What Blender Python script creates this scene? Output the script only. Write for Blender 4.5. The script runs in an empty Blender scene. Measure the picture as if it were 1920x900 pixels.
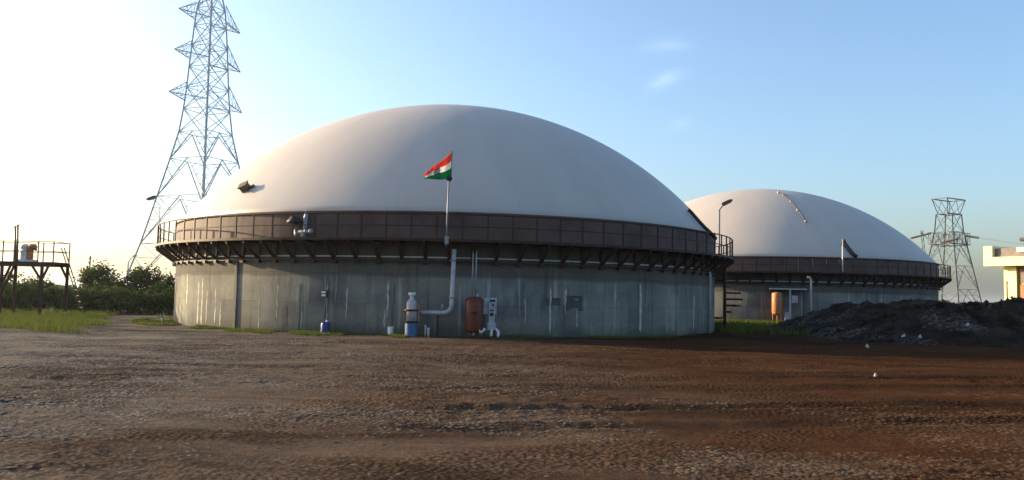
import bpy, math, random
import numpy as np
from mathutils import Vector, Matrix
random.seed(7)
scn = bpy.context.scene
C = scn.collection

# ------------------------------------------------------------------ camera
F_PX, IW, IH, EYE = 1600.0, 1920.0, 900.0, 1.6
PITCH, ROLL = math.atan(104.6 / F_PX), math.radians(1.15)
cd = bpy.data.cameras.new('camera'); cam = bpy.data.objects.new('camera', cd); C.objects.link(cam)
cd.sensor_width = 36.0; cd.lens = 36.0 * F_PX / IW; cd.clip_end = 9000; cd.clip_start = 0.1
CR = Matrix.Rotation(math.pi / 2 + PITCH, 3, 'X') @ Matrix.Rotation(ROLL, 3, 'Z')
cam.location = (0, 0, EYE); cam.rotation_euler = CR.to_euler()
scn.camera = cam
scn.render.resolution_x = 1024; scn.render.resolution_y = 480

# ------------------------------------------------------------------ light
SUN_EL = math.radians(13.0)
SUN_AZ = math.radians(-68.0)                     # clockwise from +Y: far left, slightly beyond the tank
sun_dir = Vector((math.sin(SUN_AZ) * math.cos(SUN_EL), math.cos(SUN_AZ) * math.cos(SUN_EL), math.sin(SUN_EL)))
ld = bpy.data.lights.new('sun', 'SUN'); ld.energy = 5.0; ld.angle = math.radians(0.6); ld.color = (1.0, 0.79, 0.49)
lo = bpy.data.objects.new('sun', ld); C.objects.link(lo); lo.rotation_euler = sun_dir.to_track_quat('Z', 'Y').to_euler()
lo.location = (-60, 10, 40)
w = bpy.data.worlds.new('World'); scn.world = w; w.use_nodes = True
wn, wl = w.node_tree.nodes, w.node_tree.links
wn.clear()
wo = wn.new('ShaderNodeOutputWorld'); bg = wn.new('ShaderNodeBackground'); bg.inputs[1].default_value = 0.15
sky = wn.new('ShaderNodeTexSky'); sky.sky_type = 'NISHITA'; sky.sun_disc = False
sky.sun_elevation = SUN_EL; sky.sun_rotation = SUN_AZ
sky.air_density = 1.0; sky.dust_density = 2.8; sky.ozone_density = 3.1; sky.altitude = 0
wl.new(bg.outputs[0], wo.inputs[0])


def cam_ray(px, py):
    return (CR @ Vector((px - IW / 2, -(py - IH / 2), -F_PX))).normalized()


# three thin wisps of cloud, by their direction in the sky
tc = wn.new('ShaderNodeTexCoord')
nz = wn.new('ShaderNodeTexNoise'); nz.inputs['Scale'].default_value = 26; nz.inputs['Detail'].default_value = 6
mp = wn.new('ShaderNodeMapping'); mp.inputs['Scale'].default_value = (1, 1, 2.6); mp.inputs['Rotation'].default_value = (0, 0.25, 0)
wl.new(tc.outputs['Generated'], mp.inputs[0]); wl.new(mp.outputs[0], nz.inputs['Vector'])


def wmath(op, a, b=None):
    n = wn.new('ShaderNodeMath'); n.operation = op
    for i, v in enumerate((a, b)):
        if v is None: continue
        if isinstance(v, (int, float)): n.inputs[i].default_value = v
        else: wl.new(v, n.inputs[i])
    return n.outputs[0]


def wdot(vec):
    n = wn.new('ShaderNodeVectorMath'); n.operation = 'DOT_PRODUCT'
    wl.new(tc.outputs['Generated'], n.inputs[0]); n.inputs[1].default_value = vec
    return n.outputs['Value']


total = None
for (x0, y0, x1, y1, th, amt) in ((1200, 92, 1300, 80, 15, .05), (1215, 163, 1283, 138, 13, .095), (1245, 238, 1300, 231, 11, .04)):
    a, b = cam_ray(x0, y0), cam_ray(x1, y1); m = ((a + b) / 2).normalized(); ax = (b - a).normalized(); up = m.cross(ax).normalized()
    ha, hb = (b - a).length * .42, th / F_PX
    da = wmath('DIVIDE', wdot(ax), ha); db = wmath('DIVIDE', wdot(up), hb)
    # offset of the centre along each axis is zero because both axes are tangent at m
    q = wmath('ADD', wmath('MULTIPLY', da, da), wmath('MULTIPLY', db, db))
    g = wmath('POWER', 2.718, wmath('MULTIPLY', q, -1.0))
    g = wmath('MULTIPLY', wmath('MULTIPLY', g, amt), wmath('GREATER_THAN', wdot(m), 0.5))
    total = g if total is None else wmath('ADD', total, g)
cr_ = wn.new('ShaderNodeMapRange'); cr_.inputs[1].default_value = .38; cr_.inputs[2].default_value = .68
wl.new(nz.outputs[0], cr_.inputs[0])
fac = wmath('MULTIPLY', total, wmath('ADD', .35, wmath('MULTIPLY', cr_.outputs[0], .65)))
mx = wn.new('ShaderNodeMix'); mx.data_type = 'RGBA'
wl.new(fac, mx.inputs[0]); wl.new(sky.outputs[0], mx.inputs[6]); mx.inputs[7].default_value = (8.2, 8.9, 9.6, 1)
wl.new(mx.outputs[2], bg.inputs[0])
scn.view_settings.view_transform = 'Standard'; scn.view_settings.look = 'None'
scn.view_settings.gamma = 1.0; scn.view_settings.exposure = 1.22


# ------------------------------------------------------------------ helpers
def at_y(px, py, Y):
    d = cam_ray(px, py); t = Y / d.y
    return Vector((d.x * t, Y, EYE + d.z * t))


def on_ground(px, py, z=0.0):
    d = cam_ray(px, py); t = (z - EYE) / d.z
    return Vector((d.x * t, d.y * t, z))


def on_cyl(px, py, c, R):
    d = cam_ray(px, py); a = d.x * d.x + d.y * d.y
    b = -2 * (d.x * c[0] + d.y * c[1]); k = c[0] ** 2 + c[1] ** 2 - R * R
    q = b * b - 4 * a * k
    t = (-b - math.sqrt(max(q, 0))) / (2 * a)
    return Vector((d.x * t, d.y * t, EYE + d.z * t))


class MB:
    def __init__(s): s.v, s.f = [], []

    def add(s, vs, fs):
        o = len(s.v); s.v += [tuple(p) for p in vs]; s.f += [tuple(i + o for i in f) for f in fs]; return s

    def box(s, c, size, rz=0.0, M=None):
        hx, hy, hz = (k / 2 for k in size); c = Vector(c)
        M = M or Matrix.Rotation(rz, 3, 'Z')
        vs = [c + M @ Vector((sx * hx, sy * hy, sz * hz)) for sz in (-1, 1) for sx, sy in ((-1, -1), (1, -1), (1, 1), (-1, 1))]
        return s.add(vs, [(0, 3, 2, 1), (4, 5, 6, 7), (0, 1, 5, 4), (1, 2, 6, 5), (2, 3, 7, 6), (3, 0, 4, 7)])

    def bar(s, p, q, w=.05, h=None):
        p, q = Vector(p), Vector(q); d = q - p
        R = d.to_track_quat('Z', 'Y').to_matrix()
        return s.box((p + q) / 2, (w, h or w, d.length), M=R)

    def tube(s, pts, r, n=8, closed=False, caps=True):
        pts = [Vector(p) for p in pts]; m = len(pts); rs = r if isinstance(r, (list, tuple)) else [r] * m
        rings = []; prev = None
        for i, p in enumerate(pts):
            if closed: d = pts[(i + 1) % m] - pts[i - 1]
            else: d = pts[min(i + 1, m - 1)] - pts[max(i - 1, 0)]
            d.normalize()
            if prev is None: x = d.orthogonal().normalized()
            else:
                x = (prev - d * prev.dot(d))
                x = x.normalized() if x.length > 1e-6 else d.orthogonal().normalized()
            prev = x; y = d.cross(x)
            rings.append([p + (x * math.cos(2 * math.pi * k / n) + y * math.sin(2 * math.pi * k / n)) * rs[i] for k in range(n)])
        vs = [v for R in rings for v in R]; fs = []
        for i in range(m if closed else m - 1):
            j = (i + 1) % m
            for k in range(n):
                k2 = (k + 1) % n; fs.append((i * n + k, i * n + k2, j * n + k2, j * n + k))
        if caps and not closed: fs += [tuple(range(n - 1, -1, -1)), tuple((m - 1) * n + k for k in range(n))]
        return s.add(vs, fs)

    def lathe(s, prof, n=24, c=(0, 0, 0), a0=0.0, a1=None, close_prof=False):
        c = Vector(c); full = a1 is None; cnt = n if full else n + 1; m = len(prof)
        vs = []
        for i in range(cnt):
            a = a0 + (2 * math.pi if full else a1 - a0) * i / n
            for r, z in prof: vs.append(c + Vector((r * math.cos(a), r * math.sin(a), z)))
        fs = []
        for i in range(n):
            j = (i + 1) % cnt
            for k in range(m if close_prof else m - 1):
                k2 = (k + 1) % m
                fs.append((i * m + k, j * m + k, j * m + k2, i * m + k2))
        return s.add(vs, fs)

    def build(s, name, mat, parent=None, smooth=False, loc=None):
        me = bpy.data.meshes.new(name); me.from_pydata(s.v, [], s.f); me.materials.append(mat); me.validate()
        if smooth: me.polygons.foreach_set('use_smooth', [True] * len(me.polygons))
        o = bpy.data.objects.new(name, me); C.objects.link(o); o.parent = parent
        if loc is not None: o.location = loc
        return o


def np_mesh(name, co, faces, mat, smooth=False):
    """quads or tris from numpy arrays"""
    me = bpy.data.meshes.new(name); nf, k = faces.shape
    me.vertices.add(len(co)); me.vertices.foreach_set('co', np.ascontiguousarray(co, dtype=np.float32).ravel())
    me.loops.add(nf * k); me.loops.foreach_set('vertex_index', faces.astype(np.int32).ravel())
    me.polygons.add(nf); me.polygons.foreach_set('loop_start', np.arange(0, nf * k, k, dtype=np.int32))
    if smooth: me.polygons.foreach_set('use_smooth', [True] * nf)
    me.update(calc_edges=True); me.materials.append(mat); me.validate()
    o = bpy.data.objects.new(name, me); C.objects.link(o); return o


def tag(o, label=None, cat=None, group=None, kind=None):
    for k, v in (('label', label), ('category', cat), ('group', group), ('kind', kind)):
        if v: o[k] = v
    return o


def thing(name, loc, label, cat, group=None, rz=0.0):
    o = bpy.data.objects.new(name, None); C.objects.link(o); o.location = loc; o.rotation_euler = (0, 0, rz)
    o.empty_display_size = .3
    return tag(o, label, cat, group)


def copy_tree(o, parent=None):
    c = o.copy(); C.objects.link(c); c.parent = parent
    for ch in o.children: copy_tree(ch, c)
    return c


# numpy value noise
def vnoise(x, y, seed=0):
    xi, yi = np.floor(x).astype(np.int64), np.floor(y).astype(np.int64); fx, fy = x - xi, y - yi
    fx, fy = fx * fx * (3 - 2 * fx), fy * fy * (3 - 2 * fy)

    def h(a, b):
        n = (a * 374761393 + b * 668265263 + seed * 1442695041) & 0xFFFFFFFF
        n = ((n ^ (n >> 13)) * 1274126177) & 0xFFFFFFFF
        return ((n ^ (n >> 16)) & 0xFFFF) / 65535.0
    return (h(xi, yi) * (1 - fx) + h(xi + 1, yi) * fx) * (1 - fy) + (h(xi, yi + 1) * (1 - fx) + h(xi + 1, yi + 1) * fx) * fy


def fbm(x, y, oct=4, seed=0):
    s, a, t = 0, 1.0, 0
    for i in range(oct):
        s = s + a * vnoise(x * 2 ** i + 17.3 * i, y * 2 ** i - 9.1 * i, seed + i); t += a; a *= .5
    return s / t


# ------------------------------------------------------------------ materials
class NT:
    def __init__(s, name, rough=.7, metal=0.0, spec=.3):
        s.m = bpy.data.materials.new(name); s.m.use_nodes = True; s.n, s.l = s.m.node_tree.nodes, s.m.node_tree.links
        s.b = s.n['Principled BSDF']; s.b.inputs['Roughness'].default_value = rough; s.b.inputs['Metallic'].default_value = metal
        s.b.inputs['Specular IOR Level'].default_value = spec
        s.tc = s.n.new('ShaderNodeTexCoord')

    def mapping(s, src=None, scale=(1, 1, 1), loc=(0, 0, 0)):
        m = s.n.new('ShaderNodeMapping'); m.inputs['Scale'].default_value = scale; m.inputs['Location'].default_value = loc
        s.l.new(src or s.tc.outputs['Object'], m.inputs[0]); return m.outputs[0]

    def noise(s, vec, scale, detail=5, rough=.55, dist=0.0):
        n = s.n.new('ShaderNodeTexNoise'); n.inputs['Scale'].default_value = scale; n.inputs['Detail'].default_value = detail
        n.inputs['Roughness'].default_value = rough; n.inputs['Distortion'].default_value = dist
        s.l.new(vec, n.inputs['Vector']); return n.outputs[0]

    def voro(s, vec, scale, feature='F1'):
        n = s.n.new('ShaderNodeTexVoronoi'); n.feature = feature; n.inputs['Scale'].default_value = scale
        s.l.new(vec, n.inputs['Vector']); return n.outputs[0]

    def rng(s, v, a, b, c=0.0, d=1.0):
        n = s.n.new('ShaderNodeMapRange'); n.inputs[1].default_value = a; n.inputs[2].default_value = b
        n.inputs[3].default_value = c; n.inputs[4].default_value = d; s.l.new(v, n.inputs[0]); return n.outputs[0]

    def math(s, op, a, b=None, c=None):
        n = s.n.new('ShaderNodeMath'); n.operation = op
        for i, v in enumerate((a, b, c)):
            if v is None: continue
            if isinstance(v, (int, float)): n.inputs[i].default_value = v
            else: s.l.new(v, n.inputs[i])
        return n.outputs[0]

    def mix(s, f, a, b, mode='MIX'):
        n = s.n.new('ShaderNodeMix'); n.data_type = 'RGBA'; n.blend_type = mode
        for i, v in ((0, f), (6, a), (7, b)):
            if isinstance(v, (int, float)): n.inputs[i].default_value = v
            elif isinstance(v, tuple): n.inputs[i].default_value = (*v, 1)
            else: s.l.new(v, n.inputs[i])
        return n.outputs[2]

    def sep(s, vec):
        n = s.n.new('ShaderNodeSeparateXYZ'); s.l.new(vec, n.inputs[0]); return n.outputs

    def comb(s, x, y, z):
        n = s.n.new('ShaderNodeCombineXYZ')
        for i, v in enumerate((x, y, z)):
            if isinstance(v, (int, float)): n.inputs[i].default_value = v
            else: s.l.new(v, n.inputs[i])
        return n.outputs[0]

    def bump(s, h, strength=.4, dist=.02):
        n = s.n.new('ShaderNodeBump'); n.inputs['Strength'].default_value = strength; n.inputs['Distance'].default_value = dist
        s.l.new(h, n.inputs['Height']); s.l.new(n.outputs[0], s.b.inputs['Normal'])

    def col(s, c):
        if isinstance(c, tuple): s.b.inputs['Base Color'].default_value = (*c, 1)
        else: s.l.new(c, s.b.inputs['Base Color'])
        return s.m


def paint(name, a, b=None, scale=3.0, rough=.6, metal=0.0, amount=1.0, bump=0.0):
    t = NT(name, rough, metal); v = t.tc.outputs['Object']
    b = b or tuple(k * .6 for k in a)
    f = t.rng(t.noise(v, scale, 6, .65), .42, .68)
    f = t.math('MULTIPLY', f, amount)
    if bump: t.bump(t.noise(v, scale * 12, 4), bump, .01)
    return t.col(t.mix(f, a, b))


def concrete_mat():
    t = NT('stained_concrete', .9, 0, .08); x, y, z = t.sep(t.tc.outputs['Object'])
    ang = t.math('ARCTAN2', y, x); u = t.math('MULTIPLY', ang, 14.08)
    uz = t.comb(u, 0.0, z)
    blot = t.noise(t.mapping(uz, (.25, 1, .5)), 1.0, 6, .6)
    fine = t.noise(uz, 7, 6, .7)
    st = t.noise(t.mapping(uz, (2.2, 1, .16)), 1.0, 5, .6, .25)
    st2 = t.noise(t.mapping(uz, (3.1, 1, .13), (40, 0, 3)), 1.0, 4, .6, .3)
    c = t.mix(t.rng(blot, .3, .7), (.108, .110, .108), (.280, .258, .205))
    c = t.mix(t.math('MULTIPLY', t.rng(fine, .4, .75), .35), c, (.08, .072, .058))
    c = t.mix(t.math('MULTIPLY', t.rng(st, .53, .72), .75), c, (.06, .052, .042))
    bl2 = t.noise(t.mapping(uz, (.9, 1, .35), (7, 0, 9)), 1.0, 6, .65, .4)
    c = t.mix(t.math('MULTIPLY', t.rng(bl2, .52, .68), t.rng(z, 2.6, 1.9, 0.0, .55)), c, (.33, .32, .28))
    wht = t.math('MULTIPLY', t.rng(st2, .60, .68), t.rng(z, 3.0, 1.6))
    c = t.mix(t.math('MULTIPLY', wht, .85), c, (.42, .40, .35))
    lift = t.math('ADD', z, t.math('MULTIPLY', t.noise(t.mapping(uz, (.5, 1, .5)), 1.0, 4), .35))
    c = t.mix(t.math('MULTIPLY', t.rng(lift, 2.36, 2.46), .62), c, (.075, .06, .045))      # darker upper band: stain plus walkway shade put into the colour
    cell = t.comb(t.math('FLOOR', t.math('DIVIDE', u, 1.22)), t.math('FLOOR', t.math('DIVIDE', z, 1.19)), 0.0)
    wn_ = t.n.new('ShaderNodeTexWhiteNoise'); t.l.new(cell, wn_.inputs[0])
    c = t.mix(t.math('MULTIPLY', wn_.outputs[0], .30), c, (.055, .05, .042))                  # each shutter panel cast a little differently
    ju = t.math('ABSOLUTE', t.math('SUBTRACT', t.math('FRACT', t.math('DIVIDE', u, 1.22)), .5)); jz = t.math('ABSOLUTE', t.math('SUBTRACT', t.math('FRACT', t.math('DIVIDE', z, 1.19)), .5))
    jl = t.math('MAXIMUM', t.rng(ju, .488, .497), t.rng(jz, .488, .497))
    c = t.mix(t.math('MULTIPLY', jl, .35), c, (.04, .036, .03))
    low = t.math('ADD', z, t.math('MULTIPLY', t.noise(t.mapping(uz, (.8, 1, 1.0)), 1.2, 5), .9))
    c = t.mix(t.math('MULTIPLY', t.rng(low, .95, .45), .6), c, (.05, .05, .032))           # splash and algae
    t.bump(t.math('SUBTRACT', t.math('ADD', fine, st), t.math('MULTIPLY', jl, .6)), .35, .02)
    return t.col(c)


def membrane_mat():
    t = NT('membrane_fabric', .48, 0, .35); x, y, z = t.sep(t.tc.outputs['Object'])
    ang = t.math('ARCTAN2', y, x)
    uz = t.comb(t.math('MULTIPLY', ang, 6.0), 0.0, t.math('MULTIPLY', z, .25))
    f = t.rng(t.noise(uz, 1.4, 6, .6, .2), .35, .75)
    c = t.mix(t.math('MULTIPLY', f, .5), (.51, .44, .375), (.40, .345, .295))
    g = t.math('ABSOLUTE', t.math('SUBTRACT', t.math('FRACT', t.math('MULTIPLY', ang, 36 / (2 * math.pi))), .5))
    seam = t.rng(g, .012, .004)
    c = t.mix(t.math('MULTIPLY', seam, .28), c, (.33, .32, .30))
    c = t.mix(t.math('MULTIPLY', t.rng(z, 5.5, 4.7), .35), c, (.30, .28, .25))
    t.bump(t.noise(t.tc.outputs['Object'], .3, 2), .10, .25)
    return t.col(c)


def ground_mat():
    t = NT('yard_dirt', .95, 0, .0); v = t.tc.outputs['Object']; x, y, z = t.sep(v)
    big = t.noise(t.mapping(v, (.06, .14, 1)), 1.0, 5, .6)
    mid = t.noise(t.mapping(v, (.35, .8, 1)), 1.0, 6, .65, .3)
    fine = t.noise(v, 9, 6, .7)
    grit = t.noise(v, 42, 4, .7)
    side = t.rng(t.math('ADD', x, t.math('MULTIPLY', t.math('SUBTRACT', big, .5), 16.0)), -12, 5)  # greyer, paler left: partly dirt colour, partly glare painted in
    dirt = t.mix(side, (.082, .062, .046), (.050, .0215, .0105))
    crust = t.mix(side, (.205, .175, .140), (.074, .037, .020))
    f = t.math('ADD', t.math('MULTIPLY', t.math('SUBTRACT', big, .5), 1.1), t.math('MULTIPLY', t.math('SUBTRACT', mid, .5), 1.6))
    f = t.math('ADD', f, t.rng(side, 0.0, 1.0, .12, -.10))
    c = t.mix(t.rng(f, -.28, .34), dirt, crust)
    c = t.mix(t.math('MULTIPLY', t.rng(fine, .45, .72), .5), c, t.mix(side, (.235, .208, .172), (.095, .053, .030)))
    c = t.mix(t.math('MULTIPLY', t.rng(mid, .60, .72), .65), c, (.026, .015, .009))
    c = t.mix(t.math('MULTIPLY', t.rng(grit, .55, .75), .45), c, (.022, .014, .009))
    wet = t.noise(t.mapping(v, (.16, .42, 1), (11, 5, 0)), 1.0, 6, .65, .5)
    c = t.mix(t.math('MULTIPLY', t.rng(wet, .50, .62), .55), c, (.026, .016, .010))
    far = t.rng(y, 60, 100)
    c = t.mix(far, c, (.075, .085, .04))
    cob = t.voro(t.mapping(v, (1, 1, 1)), 15); cob2 = t.rng(cob, .1, .75, 1.0, 0.0)
    patch = t.rng(t.noise(t.mapping(v, (.3, .55, 1), (3, 8, 0)), 1.0, 4, .6), .42, .58)
    c = t.mix(t.math('MULTIPLY', t.math('MULTIPLY', t.rng(cob, .42, .62), patch), .55), c, (.020, .013, .009))
    hgt = t.math('ADD', t.math('MULTIPLY', fine, .9), t.math('MULTIPLY', grit, .4))
    hgt = t.math('ADD', hgt, t.math('MULTIPLY', t.math('MULTIPLY', cob2, patch), .7))
    t.bump(hgt, .75, .04)
    return t.col(c)


def chip_mat():
    t = NT('pale_crust', .95, 0, .02); v = t.tc.outputs['Object']; x, y, z = t.sep(v)
    side = t.rng(x, -9, 5); f = t.rng(t.noise(v, 1.6, 4), .4, .65)  # chips follow the yard's left-right tone, some of it painted glare
    return t.col(t.mix(f, t.mix(side, (.225, .198, .162), (.098, .058, .034)), t.mix(side, (.110, .088, .066), (.056, .029, .0155))))


def heap_mat():
    t = NT('dark_heap_soil', .95, 0, .02); v = t.tc.outputs['Object']
    a = t.noise(v, 1.1, 7, .65, .6); b = t.noise(t.mapping(v, (1, 1, 2)), 6, 6, .7)
    c = t.mix(t.rng(a, .38, .66), (.011, .008, .006), (.050, .036, .028))
    c = t.mix(t.math('MULTIPLY', t.math('MULTIPLY', t.rng(b, .48, .62), t.rng(t.noise(v, .55, 4, .6, .4), .47, .60)), .8), c, (.17, .155, .14))
    t.bump(t.math('ADD', a, b), .8, .1)
    return t.col(c)


def leaf_mat(name, a, b):
    t = NT(name, .85, 0, .02)
    oi = t.n.new('ShaderNodeNewGeometry')
    f = t.noise(t.tc.outputs['Object'], 2.2, 3); r = oi.outputs['Random Per Island']
    c = t.mix(t.math('MULTIPLY', t.math('ADD', f, r), .55), a, b)
    t.b.inputs['Transmission Weight'].default_value = 0.0
    tr = t.n.new('ShaderNodeBsdfTranslucent'); t.l.new(c, tr.inputs[0])
    ms = t.n.new('ShaderNodeMixShader'); ms.inputs[0].default_value = .3
    out = t.n['Material Output']
    t.l.new(t.b.outputs[0], ms.inputs[1]); t.l.new(tr.outputs[0], ms.inputs[2]); t.l.new(ms.outputs[0], out.inputs[0])
    return t.col(c)


def cloth_mat(name, a, b):
    t = NT(name, .8, 0, .1); c = t.mix(t.rng(t.noise(t.tc.outputs['Object'], 5, 4), .4, .65), a, b)
    tr = t.n.new('ShaderNodeBsdfTranslucent'); t.l.new(c, tr.inputs[0]); ms = t.n.new('ShaderNodeMixShader'); ms.inputs[0].default_value = .5
    t.l.new(t.b.outputs[0], ms.inputs[1]); t.l.new(tr.outputs[0], ms.inputs[2]); t.l.new(ms.outputs[0], t.n['Material Output'].inputs[0])
    return t.col(c)


def rust_tank_mat():
    t = NT('rusty_red_paint', .5, 0, .4); v = t.tc.outputs['Object']
    f = t.noise(t.mapping(v, (3, 3, .8)), 2, 6, .65, .3)
    return t.col(t.mix(t.rng(f, .45, .7), (.14, .023, .009), (.07, .016, .010)))


def bark_mat(): return paint('bark', (.07, .055, .04), (.03, .024, .02), 8)


M = dict(
    concrete=concrete_mat(), membrane=membrane_mat(), ground=ground_mat(), heap=heap_mat(),
    steel=paint('rust_brown_steel', (.028, .013, .010), (.055, .020, .011), 4, .65),
    band=paint('weathered_rim_cladding', (.125, .076, .060), (.068, .041, .036), .8, .75),
    pipe=paint('grey_white_pipe', (.46, .45, .44), (.30, .28, .26), 5, .4),
    galv=paint('galvanised_steel', (.30, .31, .32), (.20, .20, .21), 2, .5, .3),
    galvfar=paint('glare_washed_pylon_steel', (.44, .47, .49), (.36, .39, .41), .5, .6),  # lightened so the colour carries the glare and haze over the lattice
    dark=paint('dark_rubber', (.02, .02, .022), (.035, .03, .03), 6, .55),
    lampbody=paint('lamp_housing', (.10, .09, .075), (.05, .045, .04), 6, .5),
    glass=paint('lamp_glass', (.35, .35, .33), (.25, .25, .24), 3, .15),
    white=paint('white_paint', (.72, .71, .67), (.5, .48, .44), 5, .5),
    plastic=paint('white_plastic', (.74, .73, .70), (.55, .53, .5), 6, .45),
    blue=paint('blue_plastic', (.018, .055, .19), (.012, .035, .11), 4, .4),
    bluegrey=paint('blue_painted_steel', (.04, .11, .23), (.05, .07, .10), 6, .45),
    red=rust_tank_mat(), panel=paint('grey_panel_paint', (.40, .40, .42), (.25, .24, .24), 5, .45),
    orange=paint('orange_paint', (.50, .20, .08), (.30, .10, .04), 6, .5),
    yellow=paint('cream_yellow_plaster', (.80, .60, .12), (.72, .52, .09), 1.0, .85, 0, .6),
    cream=paint('pale_cream_plaster', (.86, .78, .42), (.80, .70, .34), 1.0, .85, 0, .6),
    wood=paint('brown_wood', (.25, .125, .05), (.14, .065, .03), 5, .6),
    shutter=paint('recess_shade_grey', (.22, .18, .15), (.15, .12, .10), 3, .7),  # carries the parapet recess's shade in its colour; also on the window
    flag_orange=cloth_mat('saffron_cloth', (.85, .15, .07), (.75, .12, .06)),
    flag_white=cloth_mat('white_cloth', (.85, .82, .78), (.78, .74, .70)),
    flag_green=cloth_mat('green_cloth', (.012, .30, .11), (.01, .22, .08)),
    navy=paint('navy_print', (.04, .03, .12), (.03, .02, .08), 5, .8),
    grass=leaf_mat('grass_blades', (.048, .085, .012), (.155, .165, .034)),
    leaf=leaf_mat('dark_leaves', (.018, .034, .012), (.060, .090, .026)),
    leaf2=leaf_mat('olive_leaves', (.026, .044, .014), (.090, .115, .034)),
    bark=bark_mat(), paleleaf=paint('pale_leaf', (.36, .38, .24), (.22, .27, .12), 6, .6),
    chip=chip_mat(),
    chip_dark=paint('dark_clod', (.045, .032, .024), (.08, .05, .035), 2, .95),
    lime=paint('lime_stain', (.50, .46, .38), (.28, .25, .20), 5, .9), damp=paint('damp_stain', (.062, .06, .055), (.085, .08, .07), 3, .8),
    porcelain=paint('insulator', (.16, .12, .10), (.10, .08, .07), 5, .3),
    gantry=paint('gantry_steel', (.11, .12, .13), (.08, .085, .09), .5, .65),
    wire=paint('wire', (.12, .12, .13), (.1, .1, .1), 5, .5),
)

TC1, TC2 = Vector((-3.304, 46.894, 0)), Vector((21.561, 74.559, 0))
R, WALL, DECK = 14.083, 4.77, 3.66


# ------------------------------------------------------------------ ground
def axis(fine_lo, fine_hi, step, mid_lo, mid_hi, mstep, far_lo, far_hi):
    a = list(np.arange(fine_lo, fine_hi, step))
    b = [k for k in np.arange(fine_hi, mid_hi, mstep)]
    c = [k for k in np.arange(mid_lo, fine_lo, mstep)]
    lo, hi = [], []
    k, st = mid_hi, mstep
    while k < far_hi: hi.append(k); st *= 1.35; k += st
    k, st = mid_lo - mstep, mstep
    while k > far_lo: lo.append(k); st *= 1.35; k -= st
    return np.array(sorted(set(lo + [far_lo])) + c + a + b + hi + [far_hi])


gx = axis(-15, 15, .075, -34, 36, .3, -4000, 4000)
gy = axis(5.5, 23, .075, 2, 60, .3, -60, 6000)
X, Y = np.meshgrid(gx, gy)


def ground_z(X, Y):
    X, Y = np.asarray(X, float), np.asarray(Y, float)
    near = np.clip((60 - Y) / 20, 0, 1)
    z = (fbm(X * .3, Y * .3, 3, 1) - .5) * .10
    z = z + (fbm(X * 1.3, Y * 2.2, 3, 5) - .5) * .050
    crust = np.clip((fbm(X * .22, Y * .5, 3, 9) - .42) * 5, 0, 1)
    z = z + crust * (fbm(X * 6.5, Y * 6.5, 2, 11) - .5) * .048
    for a_, b_, c_ in ((15.5, .10, .004), (17.3, .10, .004), (24.0, -.16, .003), (25.8, -.16, .003), (10.6, .22, -.006), (12.3, .22, -.006)):   # wheel ruts
        d_ = np.clip((Y - (a_ + b_ * X + c_ * X * X)) / .22, -5, 5)
        z = z - (.045 * np.exp(-d_ * d_) - .022 * np.exp(-(np.abs(d_) - 1.7) ** 2 * 2)) * np.clip(fbm(X * .4, Y * .1, 2, 21) * 2 - .3, 0, 1) * (np.abs(X) < 40)
    r1 = np.hypot(X - TC1.x, Y - TC1.y); r2 = np.hypot(X - TC2.x, Y - TC2.y)
    return z * near - .005 * np.clip((17 - np.minimum(r1, r2)) / 3, 0, 1)


Z = ground_z(X, Y)
ny, nx = X.shape; idx = np.arange(nx * ny).reshape(ny, nx)
faces = np.stack([idx[:-1, :-1], idx[:-1, 1:], idx[1:, 1:], idx[1:, :-1]], -1).reshape(-1, 4)
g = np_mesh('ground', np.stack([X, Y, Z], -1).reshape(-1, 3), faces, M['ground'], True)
tag(g, kind='structure')


def gz(x, y): return float(ground_z(np.array([x]), np.array([y]))[0])


# ------------------------------------------------------------------ digester tanks
N_POST = 98
RAIL_R = R + .88


def radial(mb_fn, name, mat, parent, angles):
    """one mesh shared by copies turned about the tank's axis"""
    o0 = mb_fn().build(name, mat, parent)
    for i, a in enumerate(angles):
        o = o0 if i == 0 else o0.copy()
        if i: C.objects.link(o)
        o.parent = parent; o.rotation_euler = (0, 0, a)


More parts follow.
